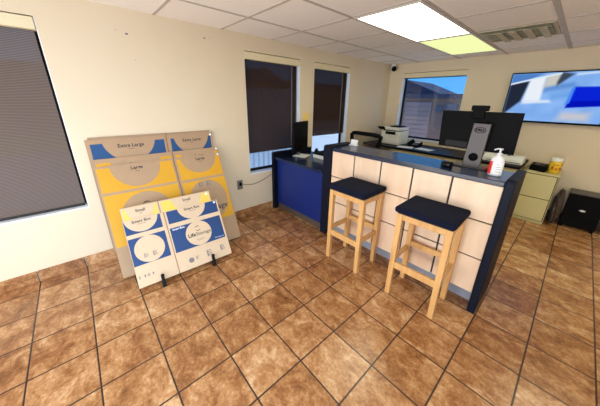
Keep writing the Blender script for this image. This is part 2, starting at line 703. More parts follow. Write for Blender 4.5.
# ceiling grid
GX = [-0.565, 0.15, 0.805, 1.485, 2.15, 2.82]
GY = [-1.34, -0.68, -0.02, 0.64, 1.305, 1.985, 2.675, 3.35, 3.99, 4.65, 5.265]
LIGHTS = [(0, 3.99 - 1.315, 3.99), (1, 3.99, 5.265)]
g = MB()
for x in GX:
    wd = 0.02 if x == 1.485 else 0.012
    g.box(x - wd, x + wd, YF, YB, H - 0.006, H + 0.001)
for yy in GY:
    xs = [XL] + GX + [XR]
    for a, b in zip(xs, xs[1:]):
        if a == 0.15 and yy in (3.35, 4.65):
            continue          # inside a two by four lamp
        g.box(a, b, yy - 0.011, yy + 0.011, H - 0.005, H + 0.001)
struct(g, 'ceiling_grid', M['tbar_dark'])


def window(n, along, op, wallpos, out, glassmat, frame=0.035, sill=True):
    """aluminium frame and one pane set towards the outside; out = direction sign of the outside"""
    a0, a1, z0, z1 = op
    p0, p1 = sorted((wallpos + out * 0.115, wallpos + out * 0.155))
    mb = MB()

    def b(mb, aa, ab, za, zb, q0, q1):
        if along == 'y':
            mb.box(q0, q1, aa, ab, za, zb)
        else:
            mb.box(aa, ab, q0, q1, za, zb)
    b(mb, a0, a0 + frame, z0, z1, p0, p1)
    b(mb, a1 - frame, a1, z0, z1, p0, p1)
    b(mb, a0 + frame, a1 - frame, z0, z0 + frame, p0, p1)
    b(mb, a0 + frame, a1 - frame, z1 - frame, z1, p0, p1)
    f = struct(mb, 'window_%d' % n, M['alu'])
    q = wallpos + out * 0.135
    mb = MB()
    b(mb, a0 + frame, a1 - frame, z0 + frame, z1 - frame, q - 0.003, q + 0.003)
    struct(mb, 'window_pane', glassmat, f)
    mb = MB()
    q0, q1 = sorted((wallpos - out * 0.004, wallpos + out * 0.115))
    b(mb, a0, a1, z0 - 0.012, z0 + 0.002, q0, q1)
    struct(mb, 'window_sill', M['white'], f)
    # white reveals
    mb = MB()
    q0, q1 = sorted((wallpos + out * 0.002, wallpos + out * 0.115))
    b(mb, a0 - 0.001, a0 + 0.006, z0, z1, q0, q1)
    b(mb, a1 - 0.006, a1 + 0.001, z0, z1, q0, q1)
    struct(mb, 'window_reveal', M['white'], f)
    return f


window(1, 'y', OP1, XL, -1, GLASS)
window(2, 'y', OP2, XL, -1, GLASS)
window(3, 'y', OP3, XL, -1, GLASS)
window(4, 'x', OP4, YB, 1, GLASS_TINT)


def roller_shade(y0, y1, zb, smat, label, chain_y=None, gap=.034):
    r = thing('roller_shade', (XL - 0.04, (y0 + y1) / 2, Z1 - 0.09), label, 'window shade', 'solar roller shades on the left wall')
    MB().box(XL - 0.085, XL + 0.006, y0 + 0.009, y1 - 0.009, Z1 - 0.092, Z1 - 0.008, 0.004, 2).build('cassette', M['fascia'], r)
    MB().box(XL - 0.052, XL - 0.050, y0 + 0.016, y1 - gap, zb, Z1 - 0.085).build('shade_fabric', smat, r)
    MB().box(XL - 0.057, XL - 0.045, y0 + 0.016, y1 - gap, zb - 0.024, zb, 0.003, 1).build('hem_bar', M['gap'], r)
    if chain_y:
        mb = MB()
        mb.cyl((XL - 0.03, chain_y, zb + 0.02), (XL - 0.03, chain_y, Z1 - 0.09), 0.0035, n=6)
        mb.cyl((XL - 0.03, chain_y + 0.012, zb + 0.02), (XL - 0.03, chain_y + 0.012, Z1 - 0.09), 0.0035, n=6)
        mb.build('bead_chain', M['inkgrey'], r)
    return r


roller_shade(OP1[0], OP1[1], Z0 + 0.030, SHADE[1], 'brown solar shade pulled fully down over the wide left window', gap=.024)
roller_shade(OP2[0], OP2[1], 0.935, SHADE[2], 'dark solar shade in the window behind the blue desk, gap at its bottom', 3.04)
roller_shade(OP3[0], OP3[1], 1.085, SHADE[2], 'dark solar shade in the narrow window nearest the room corner', 4.20)
r = thing('roller_shade', (-0.27, YB + 0.04, Z1 - 0.09), 'tan shade cassette rolled up above the back wall window', 'window shade')
MB().box(OP4[0] + 0.009, OP4[1] - 0.009, YB - 0.006, YB + 0.085, Z1 - 0.092, Z1 - 0.008, 0.004, 2).build('cassette', M['fascia'], r)
MB().box(OP4[0] + 0.016, OP4[1] - 0.03, YB + 0.045, YB + 0.057, Z1 - 0.106, Z1 - 0.090, 0.003, 1).build('hem_bar', M['gap'], r)

# ------------------------------------------------------------------ outside
struct(MB().box(-60, XL - WT, -40, 60, -0.3, -0.12), 'ground', M['pavement'])
struct(MB().box(XL - WT, 30, YB + WT, 60, -0.3, -0.12), 'ground_back', M['bright_pave'])
struct(MB().box(-8.5, XL - WT, 2.0, 26, -0.13, -0.10), 'ground_apron', M['bright_pave'])
tag(struct(MB().box(-14, -9.6, -14, 5, -0.13, -0.06), 'grass_strip', M['grass']), 'strip of grass beyond the street', 'grass')
f = thing('metal_fence', (-3.5, 4.4, -0.1), 'pale corrugated metal fence outside the window behind the desk', 'fence')
poly = []
k = 0
yy = 3.0
pts = []
while yy < 5.55:
    pts += [(-3.5, yy), (-3.5, yy + 0.06), (-3.56, yy + 0.08), (-3.56, yy + 0.13)]
    yy += 0.15
poly = pts + [(p[0] - 0.004, p[1]) for p in pts[::-1]]
mb = MB()
for a, b in zip(pts, pts[1:]):
    mb.face([(a[0], a[1], -0.1), (b[0], b[1], -0.1), (b[0], b[1], 1.9), (a[0], a[1], 1.9)])
    mb.face([(a[0] - .004, a[1], -0.1), (a[0] - .004, a[1], 1.9), (b[0] - .004, b[1], 1.9), (b[0] - .004, b[1], -0.1)])
mb.build('corrugated_sheet', M['fence'], f)
MB().box(-3.6, -3.565, 3.0, 5.55, 1.55, 1.62).build('fence_rail', M['bld_grey'], f)

b1 = thing('building', (-16, 14, -0.12), 'dark brown building with a low gable across the lot', 'building')
MB().box(-19, -14, 8.2, 26, -0.12, 2.75).build('wall', M['bld_dark'], b1)
MB().prism([(8.0, 2.75), (26.2, 2.75), (26.2, 3.0), (12.6, 3.0), (11.2, 3.75), (9.6, 3.35), (8.0, 3.0)], 'x', -19.2, -13.9).build('roof', M['roof'], b1)
b2 = thing('building', (-18, -4, -0.12), 'long low brown building across the street from the wide window', 'building')
MB().box(-19, -15.5, -16, 6, -0.12, 2.9).build('wall', M['bld_dark'], b2)
MB().box(-19.2, -15.3, -16.2, 6.2, 2.9, 3.02).build('roof', M['roof'], b2)
b3 = thing('storage_building', (-3, 15, -0.12), 'grey storage building with roller doors seen through the back window', 'building')
MB().box(-9, 4, 14, 19, -0.12, 1.86).build('wall', M['bld_grey'], b3)
MB().box(-9.1, 4.1, 13.85, 19.1, 1.86, 2.06).build('parapet', M['roof'], b3)
MB().prism([(-9.0, 2.06), (-3.4, 2.06), (-5.4, 2.85), (-7.2, 2.85)], 'y', 15, 18.5).build('roof', M['roof'], b3)
for xa, xb in ((-4.75, -3.4), (-7.3, -5.5), (-0.6, 1.2)):
    d = MB()
    for q in range(8):
        d.box(xa, xb, 13.95 - 0.0, 14.01, -0.12 + q * 0.225, -0.12 + q * 0.225 + 0.21)
    d.build('roller_door', M['bld_door'], b3)
for xa, xb, za, zb in ((-3.2, -2.9, 1.2, 1.5), (-2.75, -2.25, 0.9, 1.63)):
    w_ = MB().box(xa, xb, 13.94, 14.02, za, zb).build('window', M['bld_glass'], b3)

# ------------------------------------------------------------------ ceiling things
D1 = emit('bright fluorescent diffuser', (1.0, 0.99, 0.73, 1), 6.5)
D2 = emit('yellowed fluorescent diffuser', (0.86, 0.92, 0.42, 1), 1.0)


def ceiling_light(x0, x1, y0, y1, dm, label, group=None):
    r = thing('ceiling_light', ((x0 + x1) / 2, (y0 + y1) / 2, H), label, 'ceiling light', 'recessed fluorescent ceiling panels')
    mb = MB()
    t = 0.022
    zc0, zc1 = H - 0.012, H - 0.0015
    mb.box(x0, x1, y0, y0 + t, zc0, zc1).box(x0, x1, y1 - t, y1, zc0, zc1)
    mb.box(x0, x0 + t, y0 + t, y1 - t, zc0, zc1).box(x1 - t, x1, y0 + t, y1 - t, zc0, zc1)
    mb.build('frame', M['tbar'], r)
    MB().box(x0 + t, x1 - t, y0 + t, y1 - t, H - 0.009, H - 0.0015).build('diffuser', dm, r)
    return r


ceiling_light(0.163, 0.792, 2.688, 3.978, D1, 'bright white fluorescent panel in the ceiling')
ceiling_light(0.163, 0.792, 4.002, 5.253, D2, 'dim yellowish fluorescent panel nearest the back wall')
ceiling_light(2.163, 2.807, 0.652, 1.973, D1, 'added unseen fluorescent panel above the waiting side')  # extra panel out of view, added to light the room
ceiling_light(2.163, 2.807, 3.362, 4.638, D1, 'added unseen fluorescent panel over the passage beside the counter')  # second added panel, outside the frame, for more room light

v = thing('ceiling_vent', (1.145, 4.32, H), 'dusty louvred air vent in the ceiling beside the lamps', 'air vent')
x0, x1, y0, y1 = 0.83, 1.455, 4.01, 4.625
mb = MB()
t = 0.03
mb.box(x0, x1, y0, y0 + t, H - 0.014, H - 0.001).box(x0, x1, y1 - t, y1, H - 0.014, H - 0.001)
mb.box(x0, x0 + t, y0 + t, y1 - t, H - 0.014, H - 0.001).box(x1 - t, x1, y0 + t, y1 - t, H - 0.014, H - 0.001)
mb.build('frame', M['vent'], v)
MB().box(x0 + t, x1 - t, y0 + t, y1 - t, H - 0.003, H - 0.001).build('duct_opening', M['ventdark'], v)
for q in range(5):
    yy = y0 + 0.07 + q * 0.105
    Mx = Matrix.Translation((0, yy, H - 0.018)) @ Matrix.Rotation(math.radians(38), 4, 'X')
    MB().box(x0 + t, x1 - t, -0.028, 0.028, -0.0015, 0.0015, M=Mx).build('slat', M['vent'], v)
mb = MB()
for xx in (0.98, 1.09, 1.21, 1.33):
    mb.box(xx, xx + 0.06, y0 + 0.05, y1 - 0.05, H - 0.036, H - 0.030)
mb.build('baffle', M['vent'], v)

sc = thing('security_camera', (-1.06, 5.68, H), 'small white camera with a black lens in the ceiling corner', 'security camera')
MB().cyl((-1.06, 5.68, H - 0.03), (-1.06, 5.68, H), 0.045).build('mount', M['offwhite'], sc)
MB().cyl((-1.08, 5.69, H - 0.06), (-1.00, 5.59, H - 0.10), 0.055).build('body', M['offwhite'], sc)
MB().cyl((-1.0, 5.59, H - 0.10), (-0.975, 5.56, H - 0.112), 0.051, 0.044).build('lens', M['black'], sc)

# ------------------------------------------------------------------ reception counter
rc = thing('reception_counter', (0.77, 2.9, 0), 'tall reception counter with birch squares, dark grooves and navy top', 'counter')


def end_profile(y0, y1, zt, rr):
    P = [(y0, 0.0)]
    for k in range(7):
        a = PI - k * PI / 2 / 6
        P.append((y0 + rr + rr * math.cos(a), zt - rr + rr * math.sin(a)))
    P += [(y1, zt), (y1, 0.0)]
    return P


MB().prism(end_profile(2.665, 3.10, 1.15, 0.03), 'x', -0.125, -0.012, bev=0.006).build('end_panel', M['navy'], rc)
MB().prism(end_profile(2.665, 3.10, 1.155, 0.03), 'x', 1.601, 1.657, bev=0.006).build('end_panel', M['navy'], rc)
fp = MB()
cx_ = [-0.006, 0.307, 0.629, 0.948, 1.268, 1.595]
rz = [0.158, 0.475, 0.79, 1.088]
for i in range(5):
    for j in range(3):
        fp.box(cx_[i] + (0 if i == 0 else 0.008), cx_[i + 1] - (0 if i == 4 else 0.008), 2.700, 2.716, rz[j] + (0 if j == 0 else 0.006), rz[j + 1] - (0 if j == 2 else 0.006))
fpo = fp.build('front_panel', M['birch'], rc)
MB().box(-0.008, 1.597, 2.714, 2.74, 0.158, 1.088).build('backing_board', M['groove'], rc)
MB().box(-0.008, 1.597, 2.805, 2.825, 0.0, 0.157).build('toe_kick', M['kick'], rc)
MB().box(-0.008, 1.597, 2.74, 2.83, 0.157, 0.175).build('bottom_rail', M['groove'], rc)
MB().box(-0.010, 1.599, 2.690, 3.085, 1.090, 1.131, 0.006, 2).build('counter_top', M['navytop'], rc)
MB().box(-0.010, 1.599, 2.745, 3.40, 0.70, 0.735, 0.004, 1).build('work_surface', M['black_lam'], rc)

# low return desk against the left wall
sdk = thing('side_desk', (-0.64, 3.0, 0), 'low desk with a royal blue front joining counter to left wall', 'desk')
MB().prism(end_profile(2.625, 3.40, 0.905, 0.03), 'x', XL + 0.013, -1.085, bev=0.004).build('end_panel', M['black_lam'], sdk)
MB().box(-1.085, -0.128, 2.69, 2.72, 0.10, 0.80).build('front_panel', M['blue'], sdk)
MB().box(-1.085, -0.128, 2.705, 2.72, 0.0, 0.10).build('toe_kick', M['kick_dark'], sdk)
MB().box(-1.083, -0.128, 2.645, 3.40, 0.80, 0.835, 0.006, 2).build('desk_top', M['navytop'], sdk)
MB().box(-1.085, -0.128, 3.30, 3.32, 0.40, 0.80).build('back_panel', M['black_lam'], sdk)

# ------------------------------------------------------------------ bar stools


def make_stool(label):
    W, Dp = 0.21, 0.172
    r = bpy.data.objects.new('bar_stool', None)
    r.empty_display_size = 0.1
    COL.objects.link(r)
    tag(r, label, 'stool', 'bar stools at the reception counter')
    # cushion: soft rounded box
    mb = MB()
    mb.box(-0.222, 0.222, -0.200, 0.190, 0.812, 0.862, 0.02, 4)
    c = smooth_all(mb.build('seat', M['seat'], r))
    MB().box(-0.2, 0.2, -0.17, 0.168, 0.798, 0.8125).build('seat_board', M['groove'], r)
    s = 0.046
    for sx_ in (-1, 1):
        for sy_ in (-1, 1):
            x, y_ = sx_ * (W - s / 2), sy_ * (Dp - s / 2 + 0.0)
            mb = MB()
            tmp = MB()
            # slightly splayed and tapered square leg
            t = bmesh.new()
            q = s / 2
            top = [t.verts.new((x - sx_ * 0.004 + a * q, y_ - sy_ * 0.002 + b * q, 0.80)) for a, b in ((-1, -1), (1, -1), (1, 1), (-1, 1))]
            q2 = s / 2 * 0.92
            bot = [t.verts.new((x + a * q2, y_ + b * q2, 0.0)) for a, b in ((-1, -1), (1, -1), (1, 1), (-1, 1))]
            for k in range(4):
                t.faces.new((bot[k], bot[(k + 1) % 4], top[(k + 1) % 4], top[k]))
            t.faces.new(top)
            t.faces.new(bot[::-1])
            bmesh.ops.recalc_face_normals(t, faces=t.faces[:])
            bmesh.ops.bevel(t, geom=t.edges[:], offset=0.004, segments=2, profile=0.5, affect='EDGES')
            tmp.bm.free()
            mb._merge(t)
            mb.build('leg', M['stool'], r)
    i = W - s + 0.001
    for sy_ in (-1, 1):
        y_ = sy_ * (Dp - 0.02)
        MB().box(-i, i, y_ - 0.011, y_ + 0.011, 0.745, 0.80, 0.003, 1).build('apron', M['stool'], r)
    for sx_ in (-1, 1):
        x = sx_ * (W - 0.022)
        MB().box(x - 0.011, x + 0.011, -(Dp - s), Dp - s, 0.745, 0.80, 0.003, 1).build('apron', M['stool'], r)
        MB().box(x - 0.012, x + 0.012, -(Dp - s), Dp - s, 0.335, 0.385, 0.003, 1).build('stretcher', M['stool'], r)
    MB().box(-i, i, -(Dp - 0.008), -(Dp - 0.034), 0.285, 0.347, 0.003, 1).build('foot_rail', M['stool'], r)
    MB().box(-i, i, Dp - 0.034, Dp - 0.010, 0.375, 0.425, 0.003, 1).build('stretcher', M['stool'], r)
    return r


s1 = make_stool('wooden bar stool with navy seat nearest the blue desk')
s1.location = (0.512, 2.496, 0)
s2 = copy_tree(s1)
s2['label'] = 'wooden bar stool with navy seat at the counter end away from desk'
s2.location = (1.235, 2.503, 0)
s2.rotation_euler = (0, 0, math.radians(1.8))

# ------------------------------------------------------------------ flat packed box display
st = thing('display_stand', (-0.65, 1.08, 0), 'low black metal stand holding the cardboard box samples', 'stand')
for yy in (0.845, 1.315):
    rl = MB()
    rl.box(-1.05, -0.33, yy - 0.012, yy + 0.012, 0.012, 0.038)
    rl.box(-1.09, -0.93, yy - 0.012, yy + 0.012, 0.038, 0.088)
    rl.build('rail', M['blackmetal'], st)
    for xx in (-0.345, -0.99):
        MB().box(xx - 0.02, xx + 0.02, yy - 0.014, yy + 0.014, 0.0, 0.012).build('foot', M['black'], st)
    # upright prong in front of the front sample
    Mx = Matrix.Translation((-0.327, yy, 0.012)) @ Matrix.Rotation(math.radians(-14), 4, 'Y')
    pr = MB().box(-0.012, 0.012, -0.013, 0.013, 0.0, 0.105, 0.003, 1, M=Mx)
    pr.cyl((-0.352, yy, 0.112), (-0.338, yy, 0.118), 0.015, n=12)
    pr.build('prong', M['blackmetal'], st)
MB().box(-0.72, -0.70, 0.858, 1.302, 0.014, 0.036).build('cross_bar', M['blackmetal'], st)


def flat(name, x0, y0, z0, w_, h_, lean, yaw, off, thick, cm, label, cat='flat cardboard box'):
    u = Vector((math.sin(yaw), math.cos(yaw), 0))
    n_ = Vector((math.cos(yaw), -math.sin(yaw), 0))
    vv = -math.sin(lean) * n_ + math.cos(lean) * Vector((0, 0, 1))
    nn = u.cross(vv)
    o0 = Vector((x0, 0, z0)) - nn * off + u * y0 - u * w_ / 2
    r = bpy.data.objects.new(name, None)
    r.empty_display_size = 0.1
    COL.objects.link(r)
    r.matrix_world = Matrix(((u[0], vv[0], nn[0], o0[0]), (u[1], vv[1], nn[1], o0[1]), (u[2], vv[2], nn[2], o0[2]), (0, 0, 0, 1)))
    tag(r, label, cat, 'flattened moving boxes on the stand')
    return r


E1 = 0.0004


def panels(r, w_, h_, thick, seam, sw, cm):
    """two folded panels either side of a dark seam, over a back sheet"""
    MB().box(0, w_, 0, h_, -thick, -thick * 0.5).build('back_sheet', cm[1], r)
    MB().box(0, seam - sw / 2, 0, h_, -thick * 0.5, 0).build('left_panel', cm[0], r)
    MB().box(seam + sw / 2, w_, 0, h_, -thick * 0.5, 0).build('right_panel', cm[0], r)


def printed(r, u0, u1, v0, v1, pm, cm, circ, name='printed_panel'):
    """a printed colour field with a bare round window left in it"""
    p = MB().box(u0, u1, v0, v1, 0, E1).build(name, pm, r)
    P = rect_circle(u0, u1, v0, v1, *circ)
    if P:
        MB().prism(P, 'z', 0, E1 * 2).build('bare_circle', cm, p)
    return p


def letter(r, s, u, v, size, m='ink', align='CENTER', bold=0.0, rule=0.0, name='lettering'):
    L_ = MB()
    txt(L_, s, u, v, size, align, bold)
    L_.build(name, M[m], r)
    if rule:
        MB().box(u - rule, u + rule, v - size * .76, v - size * .69, 0, E1 * 3).build('underline', M[m], r)


def mark(r, u, v, s):
    """an unreadable cluster of small printed strokes"""
    mb = MB()
    for i in range(4):
        mb.box(u - s, u + s * (0.4 + 0.6 * random.random()), v + s * (0.9 - i * 0.55), v + s * (1.12 - i * 0.55), 0, E1 * 3)
    mb.box(u - s * .9, u - s * .6, v - s, v + s, 0, E1 * 3)
    mb.build('printed_symbol', M['inkgrey'], r)


def txt(mb, s, u, v, size, align='CENTER', bold=0.0):
    mb.text(s, Matrix.Translation((u, v, E1 * 3)), size, align=align, bold=bold)


def swirl(r, u, v, rr):
    n = 14
    for a0, a1 in ((20, 165), (200, 345)):
        O, I = [], []
        for k in range(n + 1):
            a = math.radians(a0 + (a1 - a0) * k / n)
            t = k / n
            O.append((u + rr * math.cos(a), v + rr * math.sin(a)))
            I.append((u + rr * (1 - .28 * math.sin(PI * t)) * math.cos(a), v + rr * (1 - .28 * math.sin(PI * t)) * math.sin(a)))
        MB().prism(O + I[1:-1][::-1], 'z', 0, E1 * 3).build('swirl_logo', M['ink'], r)


# --- front sample
CL = [M['cardL'], M['cardedge']]
CD = [M['cardD'], M['cardedge']]
r = flat('flat_box', -.394, 1.09, .05, .86, .612, .507, .029, 0, .012, CL, 'frontmost pale flat box with blue print and round storage logo, on the stand')
panels(r, .86, .612, .012, .331, .008, CL)
printed(r, .004, .298, .475, .606, M['pblue'], M['cardL'], (.142, .622, .136, .138))
printed(r, .004, .302, .192, .438, M['pblue'], M['cardL'], (.152, .316, .121, .122))
printed(r, .352, .846, .480, .606, M['pblue'], M['cardL'], (.590, .616, .138, .138))
printed(r, .346, .843, .192, .437, M['pblue'], M['cardL'], (.594, .317, .126, .124))
letter(r, 'Smart Box', .142, .583, .036, bold=.0006, rule=.035)
letter(r, 'Smart Box', .590, .586, .036, bold=.0006, rule=.035)
letter(r, 'Life', .560, .309, .052, align='RIGHT', bold=.0012)
letter(r, 'Storage', .562, .309, .050, align='LEFT')
swirl(r, .592, .366, .026)
for v_, a_ in ((.255, .04), (.243, .03)):
    MB().box(.595 - a_, .595 + a_, v_ - .002, v_ + .002, 0, E1 * 3).build('underline', M['inkgrey'], r)
letter(r, 'Smart Box', .366, .418, .026, 'inkwhite', 'LEFT', .0006)
letter(r, 'lifestorage.com', .832, .2165, .016, 'inkwhite', 'RIGHT')
for a in ((.112, .261, .018), (.185, .259, .02), (.52, .083, .015), (.645, .085, .030), (.785, .095, .027)):
    mark(r, *a)
for u in (.022, .064, .092, .128):
    MB().box(u - .004, u + .004, .076, .100, 0, E1 * 3).box(u - .007, u + .007, .094, .1, 0, E1 * 3).build('printed_symbol', M['inkgrey'], r)
MB().prism([(.46 + .025 * math.cos(2 * PI * k / 20), .078 + .025 * math.sin(2 * PI * k / 20)) for k in range(20)], 'z', 0, E1).build('printed_symbol', M['inkgrey'], r)
MB().prism([(.826 + .011 * math.cos(2 * PI * k / 16), .588 + .011 * math.sin(2 * PI * k / 16)) for k in range(16)], 'z', 0, E1 * 3).build('price_sticker', M['paper'], r)

# --- small sample behind it
r = flat('flat_box', -.394, 1.067, .05, .802, .729, .507, .029, .0135, .012, CL, 'pale flat box marked Small with yellow corners, just behind the frontmost one')
panels(r, .802, .729, .012, .305, .008, CL)
printed(r, .012, .287, .570, .716, M['pyellow2'], M['cardL'], (.150, .735, .118, .160))
printed(r, .326, .790, .570, .716, M['pyellow2'], M['cardL'], (.565, .735, .150, .160))
letter(r, 'Small', .150, .683, .038, bold=.0006, rule=.015)
letter(r, 'Small', .560, .686, .038, bold=.0006, rule=.015)
MB().prism([(.768 + .013 * math.cos(2 * PI * k / 16), .700 + .013 * math.sin(2 * PI * k / 16)) for k in range(16)], 'z', 0, E1 * 3).build('price_sticker', M['paper'], r)


def large(x0, y0, w_, h_, off, label, rear=False):
    r = flat('flat_box', x0, y0, .05, w_, h_, .426, .012, off, .012, CD, label)
    panels(r, w_, h_, .012, .676, .012, CD)
    d = h_ - 1.061
    if rear:
        printed(r, .012, .655, h_ - .25, h_ - .042, M['pyellow'], M['cardD'], (.335, h_ - .02, .215, .215))
        printed(r, .700, w_ - .012, h_ - .25, h_ - .042, M['pyellow'], M['cardD'], (.945, h_ - .02, .190, .205))
        tv = h_ - .080
    else:
        printed(r, .012, .655, .805, 1.040, M['pyellow'], M['cardD'], (.325, 1.045, .214, .222))
        printed(r, .702, w_ - .008, .795, 1.036, M['pyellow'], M['cardD'], (.940, 1.055, .200, .200))
        printed(r, .012, .655, .285, .780, M['pyellow'], M['cardD'], (.335, .535, .225, .225))
        printed(r, .702, w_ - .008, .280, .768, M['pyellow'], M['cardD'], (.945, .525, .210, .235))
        tv = 1.012
    letter(r, 'Large', .328, tv, .046, bold=.0010, rule=.020)
    letter(r, 'Large', .955, tv + .004, .046, bold=.0010, rule=.020)
    if not rear:
        letter(r, 'Life', .860, .425, .09, align='RIGHT', bold=.0020)
        letter(r, 'Storage', .862, .425, .088, align='LEFT', bold=.001)
        swirl(r, .335, .625, .038)
        mark(r, .893, .712, .026)
        mark(r, .985, .714, .030)
    MB().prism([(w_ - .018 + .013 * math.cos(2 * PI * k / 16), h_ - .018 + .013 * math.sin(2 * PI * k / 16)) for k in range(16)], 'z', 0, E1 * 3).build('price_sticker', M['paper'], r)
    return r


large(-.627, 1.171, 1.191, 1.061, 0, 'big brown flat box with broad yellow print, behind the pale ones')
large(-.627, 1.178, 1.187, 1.135, .0135, 'brown flat box showing only a yellow topped strip above another one', True)

r = flat('flat_box', -1.06, 1.157, .10, 1.18, 1.16, .056, 0, 0, .012, CD, 'tall brown flat box with blue corners, marked Extra Large')
panels(r, 1.18, 1.16, .012, .672, .012, CD)
printed(r, .030, .648, .83, 1.118, M['pblue2'], M['cardD'], (.340, 1.165, .225, .235))
printed(r, .712, 1.155, .83, 1.118, M['pblue2'], M['cardD'], (.935, 1.165, .195, .225))
letter(r, 'Extra Large', .345, 1.085, .048, bold=.0008, rule=.022)
letter(r, 'Extra Large', .935, 1.088, .044, bold=.0008, rule=.020)
MB().prism([(1.155 + .013 * math.cos(2 * PI * k / 16), 1.132 + .013 * math.sin(2 * PI * k / 16)) for k in range(16)], 'z', 0, E1 * 3).build('price_sticker', M['paper'], r)
r = flat('flat_box', -1.06, 1.156, .10, 1.128, 1.179, .056, 0, .0135, .012, CD, 'rearmost brown flat box, only its top edge showing against the wall')
panels(r, 1.128, 1.179, .012, .66, .012, CD)

# ------------------------------------------------------------------ outlet and cable
ol = thing('wall_outlet', (XL, 2.085, .50), 'beige wall outlet with a black plug right of the box display', 'outlet')
MB().box(XL, XL + .006, 2.085 - .042, 2.085 + .042, .432, .566, .002, 1).build('cover_plate', M['cable'], ol)
MB().box(XL + .006, XL + .03, 2.07, 2.10, .49, .535, .004, 1).build('plug', M['black'], ol)
pts = []
for k in range(17):
    t = k / 16
    pts.append((XL + .025 + .005 * math.sin(t * 9), 2.11 + t * .50, .51 - .06 * math.sin(t * PI) * (1 - t * .5) + .06 * t * t))
solo(MB().tube(pts, .0045), 'power_cable', M['cable'], (XL + .025, 2.11, .51), 'grey cable running from the outlet behind the blue desk', 'cable')
nt_ = MB().box(XL, XL + .002, 3.262, 3.385, 1.315, 1.455)
solo(nt_, 'sticky_note', M['note'], (XL, 3.32, 1.315), 'yellow paper note on the wall between the two narrow windows', 'note')

# ------------------------------------------------------------------ things on the reception counter
CT = 1.131
dm = thing('computer_monitor', (1.27, 3.0, CT), 'wide black monitor on a grey stand, seen from behind on the counter', 'monitor')
MB().box(1.16, 1.42, 2.935, 3.08, CT, CT + .012, .005, 2).build('stand_base', M['steel'], dm)
# stand column, leaning plate with round cable hole ring
sp = MB()
sp.prism([(1.245, CT + .010), (1.372, CT + .010), (1.380, CT + .365), (1.262, CT + .365)], 'y', 2.945, 2.972, bev=.004)
stp = sp.build('stand_column', M['steel'], dm)
ring = MB()
ring.cyl((1.314, 2.9445, CT + .095), (1.314, 2.9405, CT + .095), .034, n=28)
sub(ring, 'cable_hole', M['black'], stp, dm)
badge = MB()
n = 32
O = [(1.316 + .040 * math.cos(2 * PI * k / n), CT + .315 + .024 * math.sin(2 * PI * k / n)) for k in range(n)]
I = [(1.316 + .035 * math.cos(2 * PI * k / n), CT + .315 + .020 * math.sin(2 * PI * k / n)) for k in range(n)]
for k in range(n):
    k2 = (k + 1) % n
    badge.prism([O[k], O[k2], I[k2], I[k]], 'y', 2.943, 2.946)
badge.text('DELL', Matrix.Translation((1.316, 2.9435, CT + .315)) @ Matrix.Rotation(PI / 2, 4, 'X'), .026, bold=.0012)
sub(badge, 'maker_badge', M['black'], stp, dm)
mo = MB()
mo.prism([(1.005, CT + .145), (1.556, CT + .140), (1.548, CT + .455), (.988, CT + .455)], 'y', 3.008, 3.040, bev=.005)
mo.box(1.27, 1.36, 2.972, 3.009, CT + .20, CT + .34, .006, 2)
mo.build('display_back', M['black'], dm)
MB().box(1.01, 1.542, 3.040, 3.044, CT + .152, CT + .445).build('screen', M['blackgloss'], dm)
MB().box(1.06, 1.235, 3.003, 3.009, CT + .155, CT + .205, .002, 1).build('vent_panel', M['blackmetal'], dm)
wc = thing('webcam', (1.265, 3.02, CT + .457), 'black webcam clipped to the top of the wide monitor', 'webcam')
MB().box(1.205, 1.328, 2.996, 3.03, CT + .458, CT + .502, .008, 2).build('body', M['black'], wc)
MB().box(1.225, 1.31, 2.985, 3.004, CT + .40, CT + .468, .004, 1).build('clip', M['black'], wc)
MB().cyl((1.268, 3.03, CT + .479), (1.268, 3.036, CT + .479), .012).build('lens', M['blackgloss'], wc)

sb = thing('sanitizer_bottle', (1.500, 2.83, CT), 'white pump bottle of hand sanitizer with a red label edge', 'bottle')
MB().lathe([(.036, 0), (.043, .004), (.044, .012), (.044, .105), (.040, .125), (.026, .143), (.016, .150), (.016, .158)], (1.50, 2.83, CT), 28, sx=1.0, sy=.72).build('bottle_body', M['bottle'], sb)
lab = MB()


def wrap(mb, a0, a1, z0, z1, rr):
    n = 14
    for k in range(n):
        p = []
        for a in (a0 + (a1 - a0) * k / n, a0 + (a1 - a0) * (k + 1) / n):
            p.append((1.50 + rr * math.cos(a), 2.83 + rr * .72 * math.sin(a)))
        mb.face([(*p[0], z0), (*p[1], z0), (*p[1], z1), (*p[0], z1)])


wrap(lab, math.radians(-95), math.radians(-10), CT + .018, CT + .105, .0450)
lab.build('label', M['paper'], sb)
lab = MB()
wrap(lab, math.radians(-180), math.radians(-118), CT + .014, CT + .110, .0452)
lab.build('red_label', M['red'], sb)
lab = MB()
for q in range(4):
    wrap(lab, math.radians(-85), math.radians(-35 - 8 * q), CT + .035 + q * .018, CT + .038 + q * .018, .0454)
lab.build('label_print', M['inkgrey'], sb)
pm = MB()
pm.cyl((1.50, 2.83, CT + .158), (1.50, 2.83, CT + .172), .018)
pm.cyl((1.50, 2.83, CT + .172), (1.50, 2.83, CT + .196), .007)
pm.cyl((1.50, 2.83, CT + .196), (1.50, 2.83, CT + .206), .012, .015)
pm.tube([(1.50, 2.83, CT + .202), (1.485, 2.815, CT + .205), (1.468, 2.80, CT + .196)], .005)
pm.build('pump', M['bottle'], sb)

